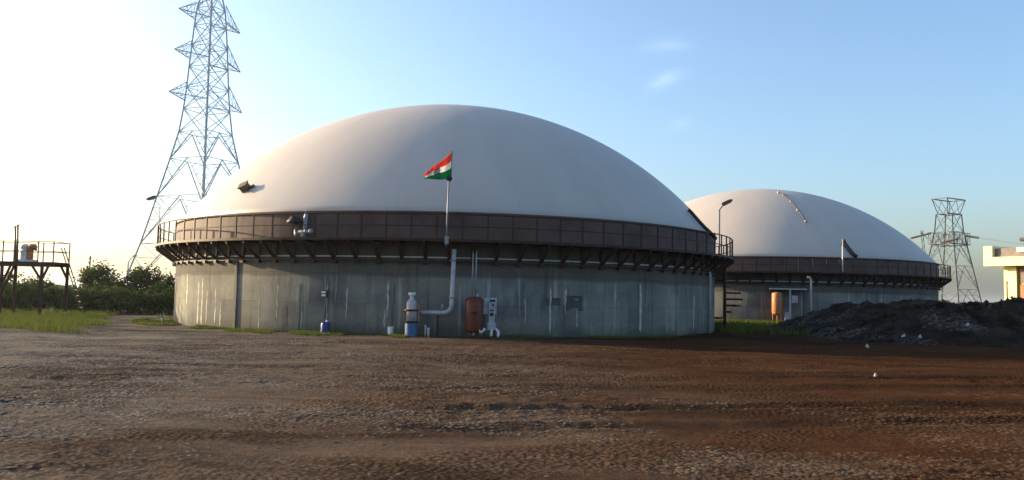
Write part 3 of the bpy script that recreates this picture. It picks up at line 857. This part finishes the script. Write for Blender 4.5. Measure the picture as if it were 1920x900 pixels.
string(at_y(1746, 437, 178), at_y(1707, 447, 174), 'dark insulator string slanting from the small tower down to the dome')
string(at_y(1809, 442, 178), at_y(1836, 446, 172), 'dark insulator string reaching from the small tower towards the building')
string(at_y(1799, 447, 176), at_y(1764, 456, 170), 'dark insulator string hanging across the front of the small tower')
for (x0, y0, d0, x1, y1, d1, lb) in ((1836, 446, 172, 2040, 470, 150, 'faint power line running right from the small tower over the building'),):
    a, b = at_y(x0, y0, d0), at_y(x1, y1, d1); t = thing('power_line', a, lb, 'wire')
    MB().tube([(b - a) * f - Vector((0, 0, 4 * .25 * f * (1 - f))) for f in [i / 14 for i in range(15)]], .06, 5).build('wire', M['wire'], t)
# thin mast left of the small tower
p = at_y(1731, 566, 190); p.z = 0
mt = thing('slim_mast', p, 'slim leaning lattice mast left of the small tower', 'mast')
for s in (-.35, .35): MB().bar((s + 1.6, 0, 0), (s * .6 - .2, 0, 18.0), .12).build('upright', M['gantry'], mt)
m = MB()
for i in range(12): f, f2 = i / 12, (i + 1) / 12; m.bar((-.35 * (1 - .4 * f) + 1.6 * (1 - f) - .2 * f, 0, 18 * f), (.35 * (1 - .4 * f2) + 1.6 * (1 - f2) - .2 * f2, 0, 18 * f2), .07)
m.build('lacing', M['gantry'], mt)
MB().bar((-.4, 0, 17.6), (1.1, 0, 16.2), .12).build('arm', M['gantry'], mt)

# ------------------------------------------------------------------ yellow building
Yb = 88.0
p = at_y(1886, 570, Yb); p.z = 0
bd = thing('yellow_building', p, 'sunlit cream yellow flat roofed building at the right edge', 'building', rz=math.radians(-58))
s_ = Yb / F_PX
MB().box((5.0, 4.0, 2.85), (10.0, 8.0, 5.7)).build('wall', M['yellow'], bd)
MB().box((.62, -.14, 2.85), (1.24, .28, 5.68)).build('pillar', M['cream'], bd)
roof = MB().box((4.475, 3.4, 6.1), (11.65, 10.0, .9)).build('roof', M['cream'], bd)
MB().box((-.9, 3.4, 7.12), (.9, 10.0, 1.14)).build('parapet', M['cream'], roof)
MB().box((4.9, -1.0, 7.0), (10.69, .25, .9)).build('parapet_recess', M['shutter'], roof)  # dark sheet added for the recess, its shade put into the colour
MB().box((2.3, -1.05, 7.25), (.9, .5, .5)).build('roof_fixture', M['white'], roof)
MB().tube([(2.0, -.8, 8.3), (2.7, -.8, 8.3)], .2, 8).build('dish', M['lampbody'], roof)
MB().bar((2.35, -.8, 7.4), (2.35, -.8, 8.3), .08).build('dish_pole', M['lampbody'], roof)
wd = MB().box((1.72, -.02, 4.85), (.62, .08, 1.9)).build('window', M['shutter'], bd)
for x in (1.40, 2.04): MB().box((x, -.05, 4.85), (.07, .08, 1.98)).build('frame', M['wood'], wd)
for z in (4.2, 5.0): MB().box((1.72, -.045, z), (.57, .06, .06)).build('glazing_bar', M['wood'], wd)
dr_ = MB().box((2.7, -.03, 1.9), (2.7, .06, 3.8)).build('door', M['wood'], bd)
for i, x in enumerate((1.46, 1.72, 2.42, 2.75, 3.1, 3.45, 3.8)): MB().box((x, -.07, 1.9), (.2 if i != 1 else .35, .06, 3.72)).build('board', M['orange' if i == 1 else 'wood'], dr_)
pp = p + Vector((-.55, -1.2, 0))
po = thing('slim_post', pp, 'thin dark post standing in front of the yellow building corner', 'post')
MB().tube([(0, 0, 0), (0, 0, 4.0)], .07, 6).build('shaft', M['dark'], po); MB().lathe([(.07, 3.96), (.11, 3.96), (.11, 4.05), (.001, 4.1)], 8).build('cap', M['dark'], po)

# ------------------------------------------------------------------ left steel platform
Yp = 44.0
pr_ = at_y(101, 494, Yp); pl_ = at_y(-70, 490, Yp)
pt = thing('steel_platform', (pl_.x, Yp, 0), 'steel platform on legs at the far left with rails and a mixer', 'platform')
Lp = pr_.x - pl_.x; DP = 1.6; dz = 2.86
MB().box((Lp / 2, DP / 2, dz - .03), (Lp, DP, .06)).build('deck', M['steel'], pt)
for y in (0, DP): MB().box((Lp / 2, y, dz - .14), (Lp, .09, .16)).build('beam', M['steel'], pt)
rail = MB()
def px_x(px, y=0.0): return at_y(px, 500, Yp + y).x - pl_.x
for z in (dz + .55, dz + 1.05):
    for y in (.04, DP - .04): rail.bar((0, y, z), (Lp, y, z), .035)
    rail.bar((Lp - .03, 0, z), (Lp - .03, DP, z), .035)
rl = rail.build('handrail', M['steel'], pt)
for px in (-40, 4, 25, 70, 80, 99, 129):
    y = .04 if px in (-40, 4, 70, 99) else DP - .04
    MB().bar((min(px_x(px, y), Lp - .03), y, dz), (min(px_x(px, y), Lp - .03), y, dz + 1.06), .045).build('post', M['steel'], rl)
for px, y in ((4, .06), (127, DP - .1), (79, .06), (-60, .06), (30, DP - .1)):
    MB().bar((px_x(px, y), y, -.1), (px_x(px, y), y, dz - .1), .12).build('leg', M['steel'], pt)
for (xa, za, xb, zb, y) in ((115, dz - .2, 127, 2.0, DP - .1), (60, dz - .2, 79, 1.9, .06), (91, dz - .2, 79, 1.9, .06), (20, dz - .2, 5, 1.7, .06), (28, dz - .1, 2, .9, .12)):
    MB().bar((px_x(xa, y), y, za), (px_x(xb, y), y, zb), .09).build('brace', M['steel'], pt)
lad = MB()
a0, a1 = Vector((px_x(113, 1.3), 1.3, dz + .8)), Vector((px_x(158, 1.9), 1.9, .2)); sd = Vector((.30, -.28, 0))
ladp = MB().bar(a0, a1, .05).bar(a0 + sd, a1 + sd, .05).build('ladder', M['steel'], pt)
for i in range(1, 11): MB().bar(a0.lerp(a1, i / 11), a0.lerp(a1, i / 11) + sd, .03).build('rung', M['steel'], ladp)

bx = px_x(50, .8)
mxr = thing('mixer_drive', (pl_.x + bx, Yp + .8, dz), 'orange and white mixer motor standing on the steel platform', 'machine')
MB().box((0, 0, .06), (.8, .6, .12)).build('base_frame', M['white'], mxr)
MB().box((-.12, 0, .35), (.28, .34, .5)).build('stand', M['white'], mxr)
MB().lathe([(.001, 0), (.16, .02), (.19, .1), (.17, .55), (.001, .58)], 16, (.12, 0, .1)).build('gearbox', M['orange'], mxr, True)
MB().tube([(-.34, 0, .78), (-.25, 0, .78), (.0, 0, .78), (.05, 0, .78)], [.1, .17, .17, .12], 14).build('motor', M['white'], mxr, True)
MB().tube([(.05, 0, .80), (.40, 0, .80), (.46, 0, .80)], [.16, .16, .09], 14).build('motor_cover', M['orange'], mxr, True)
MB().tube([(.2, -.1, .85), (.36, -.1, .68), (.52, -.1, .66)], .06, 8).build('outlet', M['lampbody'], mxr, True)
tp = at_y(30, 480, Yp + .6)
for i, (px, y0, y1, lb) in enumerate(((28.5, 424, 500, 'left of the two vertical vent pipes on the steel platform'), (33.5, 421, 470, 'right vertical vent pipe with thin curled wire on the steel platform'))):
    a, b = at_y(px, y1, Yp + .5), at_y(px, y0, Yp + .5)
    t = thing('vent_pipe', (a.x, a.y, dz), lb, 'pipe', 'vent pipes on the platform')
    MB().tube([(0, 0, 0), (b.x - a.x, 0, b.z - dz)], .05, 8).build('tube', M['lampbody'], t, True)
    MB().lathe([(.05, b.z - dz - .06), (.066, b.z - dz - .06), (.066, b.z - dz), (.001, b.z - dz)], 10, (b.x - a.x, 0, 0)).build('collar', M['lampbody'], t)
    if i: MB().tube([(-.03, 0, b.z - dz), (-.06, 0, b.z - dz + .3), (-.03, 0, b.z - dz + .42), (.04, 0, b.z - dz + .43)], .014, 5).build('wire', M['lampbody'], t)
# two slim poles behind the hedge
p = at_y(166, 545, 62); p.z = 0
t = thing('thin_pole', p, 'thin bare pole behind the hedge, left of the round tree', 'pole')
MB().tube([(0, 0, 0), (0, 0, 3.9)], .05, 6).build('shaft', M['lampbody'], t); MB().bar((-.12, 0, 3.7), (.12, 0, 3.7), .05).build('crosspiece', M['lampbody'], t)
p = at_y(238, 545, 80); p.z = 0
t = thing('street_lamp', p, 'faint distant street lamp with short arm left of the pylon foot', 'street lamp')
MB().tube([(0, 0, 0), (0, 0, 4.0)], .06, 6).build('shaft', M['galv'], t); MB().tube([(0, 0, 4.0), (.25, 0, 4.4), (.5, 0, 4.6)], .04, 6).build('arm', M['galv'], t)
MB().box((.6, 0, 4.62), (.4, .15, .1)).build('lamp_head', M['lampbody'], t)


# ------------------------------------------------------------------ vegetation
rng = np.random.default_rng(11)


def leaf_cloud(cent, rad, n, size, clumps=26):
    """leaf quads gathered in clumps through an uneven crown; cent and rad in local metres"""
    cc = []
    while len(cc) < clumps:
        d = rng.normal(size=3); d /= np.linalg.norm(d)
        if d[2] < -.75: continue
        cc.append(d * rng.uniform(.45, 1.0) ** .6)
    cc = np.array(cc); ci = rng.integers(0, clumps, n); cr = rng.uniform(.16, .42, clumps)
    off = rng.normal(size=(n, 3)) * .55
    P = (cc[ci] * .82 + off * cr[ci][:, None]) * np.array(rad) + np.array(cent)
    P[:, 2] = np.maximum(P[:, 2], .04)
    a = rng.normal(size=(n, 3)); a /= np.linalg.norm(a, axis=1)[:, None]
    b = rng.normal(size=(n, 3)); b -= a * (a * b).sum(1)[:, None]; b /= np.linalg.norm(b, axis=1)[:, None]
    s = (size * rng.uniform(.6, 1.3, n))[:, None]
    co = np.stack([P - a * s, P + b * s * .45, P + a * s, P - b * s * .45], 1).reshape(-1, 3)
    return co, np.arange(n * 4).reshape(-1, 4)


def bush(x, y, rx, rz, n, mat, label, name='bush', cat='bush', group='bushes in the hedge line', stem_h=None, cz=None):
    t = thing(name, (x, y, 0), label, cat, group)
    cz = cz or rz * .95
    co, fs = leaf_cloud((0, 0, cz), (rx, rx * .9, rz), int(n * 1.3), .11, 34)
    o = np_mesh('crown', co, fs, M[mat]); o.parent = t
    m = MB()
    for i in range(4):
        a = random.uniform(0, 6.28); rr = rx * random.uniform(.15, .5)
        m.tube([(math.cos(a) * .06, math.sin(a) * .06, -.05), (math.cos(a) * rr * .5, math.sin(a) * rr * .5, cz * .6), (math.cos(a) * rr, math.sin(a) * rr, cz + rz * .45)], [.06, .045, .015], 6)
    m.build('trunk', M['bark'], t)
    return t


hedge = 'low dark green bush in the continuous hedge behind the steel platform'
k = 0
for row, Yh in ((0, 53.5), (1, 57.5)):
    x = -43.0 if row == 0 else -44.5
    while x < -11.5:
        hgt = random.uniform(.75, 1.1) if row == 0 else random.uniform(.9, 1.38)
        bush(x, Yh + random.uniform(-.5, .5), random.uniform(1.25, 1.6), hgt * .62 + .35, 1500, random.choice(('leaf', 'leaf', 'leaf2')), hedge, stem_h=1, cz=hgt * .8)
        x += random.uniform(1.7, 2.1)
p = at_y(184, 540, 60); bush(p.x, 60, 1.5, 1.15, 2200, 'leaf2', 'rounded tree poking up above the hedge between platform and pylon', 'round_tree', 'tree', 'taller trees in the hedge', cz=2.1)
p = at_y(262, 540, 60); bush(p.x, 60, 1.9, 1.5, 2600, 'leaf', 'broad dense dark bush in front of the pylon foot', 'tall_bush', 'bush', 'taller trees in the hedge', cz=1.7)
p = at_y(300, 540, 61); bush(p.x, 61, 1.4, 1.3, 1800, 'leaf2', 'tall bush touching the left edge of the near tank', 'tall_bush', 'bush', 'taller trees in the hedge', cz=1.5)
p = at_y(22, 540, 60); bush(p.x, 60, 1.8, 1.2, 1800, 'leaf2', 'pale green bush at the far left under the platform', 'tall_bush', 'bush', 'taller trees in the hedge', cz=1.5)


def blades(name, pts, h, wdt, lean, label, mat='grass'):
    n = len(pts); hh = h * rng.uniform(.45, 1.25, n); a = rng.uniform(0, 6.283, n); w_ = wdt * rng.uniform(.6, 1.4, n)
    dx = np.stack([np.cos(a), np.sin(a), np.zeros(n)], 1) * w_[:, None]
    b2 = rng.uniform(0, 6.283, n); ln = lean * hh * rng.uniform(.2, 1.2, n)
    tip = pts + np.stack([np.cos(b2) * ln, np.sin(b2) * ln, hh], 1); mid = pts + np.stack([np.cos(b2) * ln * .3, np.sin(b2) * ln * .3, hh * .6], 1)
    co = np.stack([pts - dx, pts + dx, mid + dx * .7, tip, mid - dx * .7], 1).reshape(-1, 3)
    i = np.arange(n)[:, None] * 5
    fs = np.concatenate([np.concatenate([i, i + 1, i + 2, i + 4], 1), np.concatenate([i + 4, i + 2, i + 3, i + 3], 1)])
    # quads plus tip triangles as one tri list
    tri = np.concatenate([np.concatenate([i, i + 1, i + 2], 1), np.concatenate([i, i + 2, i + 4], 1), np.concatenate([i + 4, i + 2, i + 3], 1)])
    return tag(np_mesh(name, co, tri, M[mat]), label, 'grass', kind='stuff')


# tall grass at the left
n = 60000
px = rng.uniform(-45, -14.5, n); py_ = rng.uniform(29, 52, n)
front = 31.5 + (px + 26) * -.08 + (fbm(px * .5, px * 0 + 3, 2, 40) - .5) * 4
edge = -15.6 - (py_ - 32) * .46 + (fbm(px * 0 + 1, py_ * .6, 2, 41) - .5) * 3
keep = (py_ > front) & (px < edge) & (fbm(px * .5, py_ * .5, 2, 42) > .36)
px, py_ = px[keep], py_[keep]
blades('tall_grass', np.stack([px, py_, ground_z(px, py_) - .02], 1), .30, .012, 1.0, 'long yellow green grass at the left below the platform')


def ring_grass(name, c, a0, a1, r0, r1, n, h, label, dens=.45, seed=50):
    a = np.radians(rng.uniform(a0, a1, n)); r = r0 + (r1 - r0) * rng.uniform(0, 1, n) ** 1.5
    keep = (fbm(a * 9, r * .8, 2, seed) > dens)
    x, y = c.x + np.cos(a[keep]) * r[keep], c.y + np.sin(a[keep]) * r[keep]
    blades(name, np.stack([x, y, ground_z(x, y) - .01], 1), h, .010, 1.1, label)


ring_grass('grass_strip', TC1, 178, 268, R + .05, R + 1.9, 26000, .12, 'short grass growing along the foot of the near tank wall')
ring_grass('grass_strip', TC1, 268, 330, R + .05, R + .9, 6000, .10, 'thin shaded grass along the right foot of the near tank', .5, 51)
n = 9000
px = rng.uniform(10.5, 19.5, n); py_ = rng.uniform(40, 60, n); keep = (fbm(px * .5, py_ * .5, 2, 60) > .4) & (np.hypot(px - TC1.x, py_ - TC1.y) > R + .3)
px, py_ = px[keep], py_[keep]
blades('grass_patch', np.stack([px, py_, ground_z(px, py_) - .02], 1), .34, .024, .6, 'shaded grass in the gap between the two tanks')
# two pale broad-leaved plants
for (pxl, pyl, s, lb) in ((304, 606, .55, 'pale leafy plant at the left foot of the near tank'), (96, 586, .5, 'small white flowering weed in the grass under the platform'), (120, 592, .35, 'short pale stalk in the left grass near the path')):
    p = on_ground(pxl, pyl + 4); p.z = gz(p.x, p.y)
    t = thing('pale_plant', p, lb, 'plant', 'pale plants in the grass')
    for i in range(5):
        a = i * 1.26 + .4; d = Vector((math.cos(a), math.sin(a), 0)); sd_ = Vector((-d.y, d.x, 0)) * .05
        b1, b2 = d * .07 + Vector((0, 0, s * .55)), d * (.12 + .2 * (i % 2)) + Vector((0, 0, s * (.8 + .1 * i)))
        MB().add([-sd_ * .4, sd_ * .4, b1 + sd_, b2, b1 - sd_], [(0, 1, 2, 4), (4, 2, 3)]).build('leaf', M['paleleaf'], t)

# far scrub on the horizon
pts = []
for i in range(900):
    x = rng.uniform(-420, 420); y = rng.uniform(330, 420); pts.append((x, y, rng.uniform(1.0, 2.6)))
co_all, f_all, base = [], [], 0
for x, y, h in pts:
    co, fs = leaf_cloud((x, y, h * .6), (h * 1.6, h, h * .75), 26, 1.1, 6); co_all.append(co); f_all.append(fs + base); base += len(co)
tag(np_mesh('far_scrub', np.concatenate(co_all), np.concatenate(f_all), M['leaf2']), 'low far scrub along the horizon beyond the yard', 'scrub', kind='stuff')


# ------------------------------------------------------------------ dark heap at the right
hx = np.arange(8.5, 44, .16); hy = np.arange(32.2, 52, .16)
HX, HY = np.meshgrid(hx, hy)
front = 33.6 + (fbm(HX * .35, HX * 0 + 1, 3, 70) - .5) * 1.6
rise_x = np.clip((HX - 13.2) / 5.2, 0, 1); rise_x = rise_x * rise_x * (3 - 2 * rise_x)
sl = np.clip((HY - front) / 3.4, 0, 1); sl = np.sin(sl * math.pi / 2)
back = np.clip((51.5 - HY) / 5, 0, 1)
HZ = rise_x * sl * back * (1.22 + .5 * fbm(HX * .22, HY * .25, 3, 71))
HZ = HZ * (.66 + .68 * fbm(HX * .6, HY * .6, 4, 72)) + (fbm(HX * 1.7, HY * 1.7, 4, 73) - .5) * .55 * np.clip(HZ * 2, 0, 1) + (fbm(HX * 6, HY * 6, 2, 74) - .5) * .12 * np.clip(HZ * 3, 0, 1)
HZ = np.where(HZ < .01, -.12, HZ - .02)
ny, nx = HX.shape; idx = np.arange(nx * ny).reshape(ny, nx)
fs = np.stack([idx[:-1, :-1], idx[:-1, 1:], idx[1:, 1:], idx[1:, :-1]], -1).reshape(-1, 4)
hp_ = np_mesh('soil_heap', np.stack([HX, HY, HZ], -1).reshape(-1, 3), fs, M['heap'], True)
tag(hp_, 'long dark heap of soil and dung in front of the farther tank', 'heap')


def heap_z(x, y):
    i = int(np.clip((y - 32.2) / .16, 0, ny - 1)); j = int(np.clip((x - 8.5) / .16, 0, nx - 1)); return max(float(HZ[i, j]), gz(x, y))


def bag(pxl, pyl, s, label, lean):
    d = cam_ray(pxl, pyl); q = 14.0 if pyl > 690 else 26.0
    while q < 60:
        x, y = d.x * q, d.y * q
        if EYE + d.z * q <= (heap_z(x, y) if y > 32.3 and x > 8.6 else gz(x, y)): break
        q += .04
    t = thing('white_bag', (x, y, EYE + d.z * q), label, 'bag', 'white plastic bags by the heap')
    n, m_ = 12, 8; vs = []
    for i in range(m_ + 1):
        f = i / m_; r = s * .5 * (math.sin(math.pi * min(f * .95 + .05, 1)) ** .6) * (1 - .45 * f)
        for k in range(n):
            a = 2 * math.pi * k / n; rr = r * random.uniform(.45, 1.2)
            vs.append((rr * math.cos(a) + lean * s * f, rr * math.sin(a) * .7, s * 1.05 * f - .02))
    fs_ = [(i * n + k, i * n + (k + 1) % n, (i + 1) * n + (k + 1) % n, (i + 1) * n + k) for i in range(m_) for k in range(n)]
    fs_ += [tuple(range(n - 1, -1, -1)), tuple(m_ * n + k for k in range(n))]
    b = MB().add(vs, fs_).build('sack', M['pipe'], t)


bag(1639, 634, .17, 'leftmost white bag lying at the foot of the dark heap', .5)
bag(1691, 634, .2, 'slanting white bag at the foot of the dark heap, second from left', .55)
bag(1725, 635, .19, 'upright white bag at the foot of the dark heap, third from left', .05)
bag(1813, 612, .18, 'flattened pale bag half way up the dark heap', .3)
bag(1627, 652, .16, 'small pale scrap of plastic on the dirt in front of the heap', -.2)
bag(1641, 706, .10, 'tiny bright scrap on the open dirt at the right', .1)


n = 5200
cx_ = rng.uniform(10.5, 33, n); cy_ = 33.0 + rng.uniform(0, 1, n) ** 1.4 * 8
ii = np.clip(((cy_ - 32.2) / .16), 0, ny - 1).astype(int); jj = np.clip(((cx_ - 8.5) / .16), 0, nx - 1).astype(int)
zz = HZ[ii, jj]; ok_ = (zz > .02) & (fbm(cx_ * .8, cy_ * .8, 3, 90) > .45); cx_, cy_, zz = cx_[ok_], cy_[ok_], zz[ok_]; n = len(cx_)
base = np.array([(1, 0, 0), (0, 1, 0), (-1, 0, 0), (0, -1, 0), (0, 0, .8), (0, 0, -.5)]); tri = np.array([(0, 1, 4), (1, 2, 4), (2, 3, 4), (3, 0, 4), (1, 0, 5), (2, 1, 5), (3, 2, 5), (0, 3, 5)])
V = base[None] * rng.uniform(.5, 1.4, (n, 6, 1)) + rng.uniform(-.3, .3, (n, 6, 3)); sz = .03 + .13 * rng.uniform(0, 1, n) ** 3
co = (V * sz[:, None, None] + np.stack([cx_, cy_, zz + sz * .2], -1)[:, None, :]).reshape(-1, 3)
cl = np_mesh('clods', co, (tri[None] + (np.arange(n) * 6)[:, None, None]).reshape(-1, 3), M['heap']); cl.parent = hp_; tag(cl, kind='stuff')


# ------------------------------------------------------------------ loose crust and clods on the yard
def chips(name, n, mat, smin, smax, patch_seed, thr, label, flat=.35, yr=(6.2, 30)):
    y = yr[0] + (yr[1] - yr[0]) * rng.uniform(0, 1, n) ** 1.7; x = rng.uniform(-1, 1, n) * (y * .66 + 1)
    keep = rng.uniform(0, 1, n) < np.clip((fbm(x * .35, y * .6, 3, patch_seed) - x * .016 - thr) * 4.5 + .12, 0, 1); x, y = x[keep], y[keep]; n = len(x)
    s = rng.uniform(0, 1, n) ** 2.2 * (smax - smin) + smin
    base = np.array([(1, 0, 0), (.3, .9, 0), (-.8, .55, 0), (-.75, -.6, 0), (.35, -.85, 0), (.05, .05, 1.0)])
    tri = np.array([(0, 1, 5), (1, 2, 5), (2, 3, 5), (3, 4, 5), (4, 0, 5)])
    V = base[None] * rng.uniform(.6, 1.35, (n, 6, 1)); V[:, :, 2] *= flat
    V[:, :5, 2] += rng.uniform(-.02, .30, (n, 5)) * flat
    a = rng.uniform(0, 6.283, n); ca, sa = np.cos(a)[:, None], np.sin(a)[:, None]
    vx, vy = V[:, :, 0] * ca - V[:, :, 1] * sa, V[:, :, 0] * sa + V[:, :, 1] * ca
    co = np.stack([vx * s[:, None] + x[:, None], vy * s[:, None] + y[:, None], V[:, :, 2] * s[:, None] + ground_z(x, y)[:, None] - .003], -1).reshape(-1, 3)
    f = (tri[None] + (np.arange(n) * 6)[:, None, None]).reshape(-1, 3)
    tag(np_mesh(name, co, f, M[mat]), label, 'gravel', kind='stuff')


chips('crust_chips', 170000, 'chip', .009, .046, 80, .47, 'broken pale crust and gravel scattered over the yard')
chips('dark_clods', 5000, 'chip_dark', .006, .05, 81, .44, 'dark clods and dung crumbs scattered over the yard', .35)

# ------------------------------------------------------------------ haze
hz = MB().box((0, 2900, 22), (8400, 6600, 48)).build('haze', bpy.data.materials.new('haze_air'))
hm = hz.data.materials[0]; hm.use_nodes = True; hn = hm.node_tree.nodes; hn.clear()
ho = hn.new('ShaderNodeOutputMaterial'); hv = hn.new('ShaderNodeVolumePrincipled')
hv.inputs['Color'].default_value = (.93, .95, 1.0, 1); hv.inputs['Density'].default_value = .00013; hv.inputs['Anisotropy'].default_value = .5
hm.node_tree.links.new(hv.outputs[0], ho.inputs['Volume'])
tag(hz, kind='stuff')
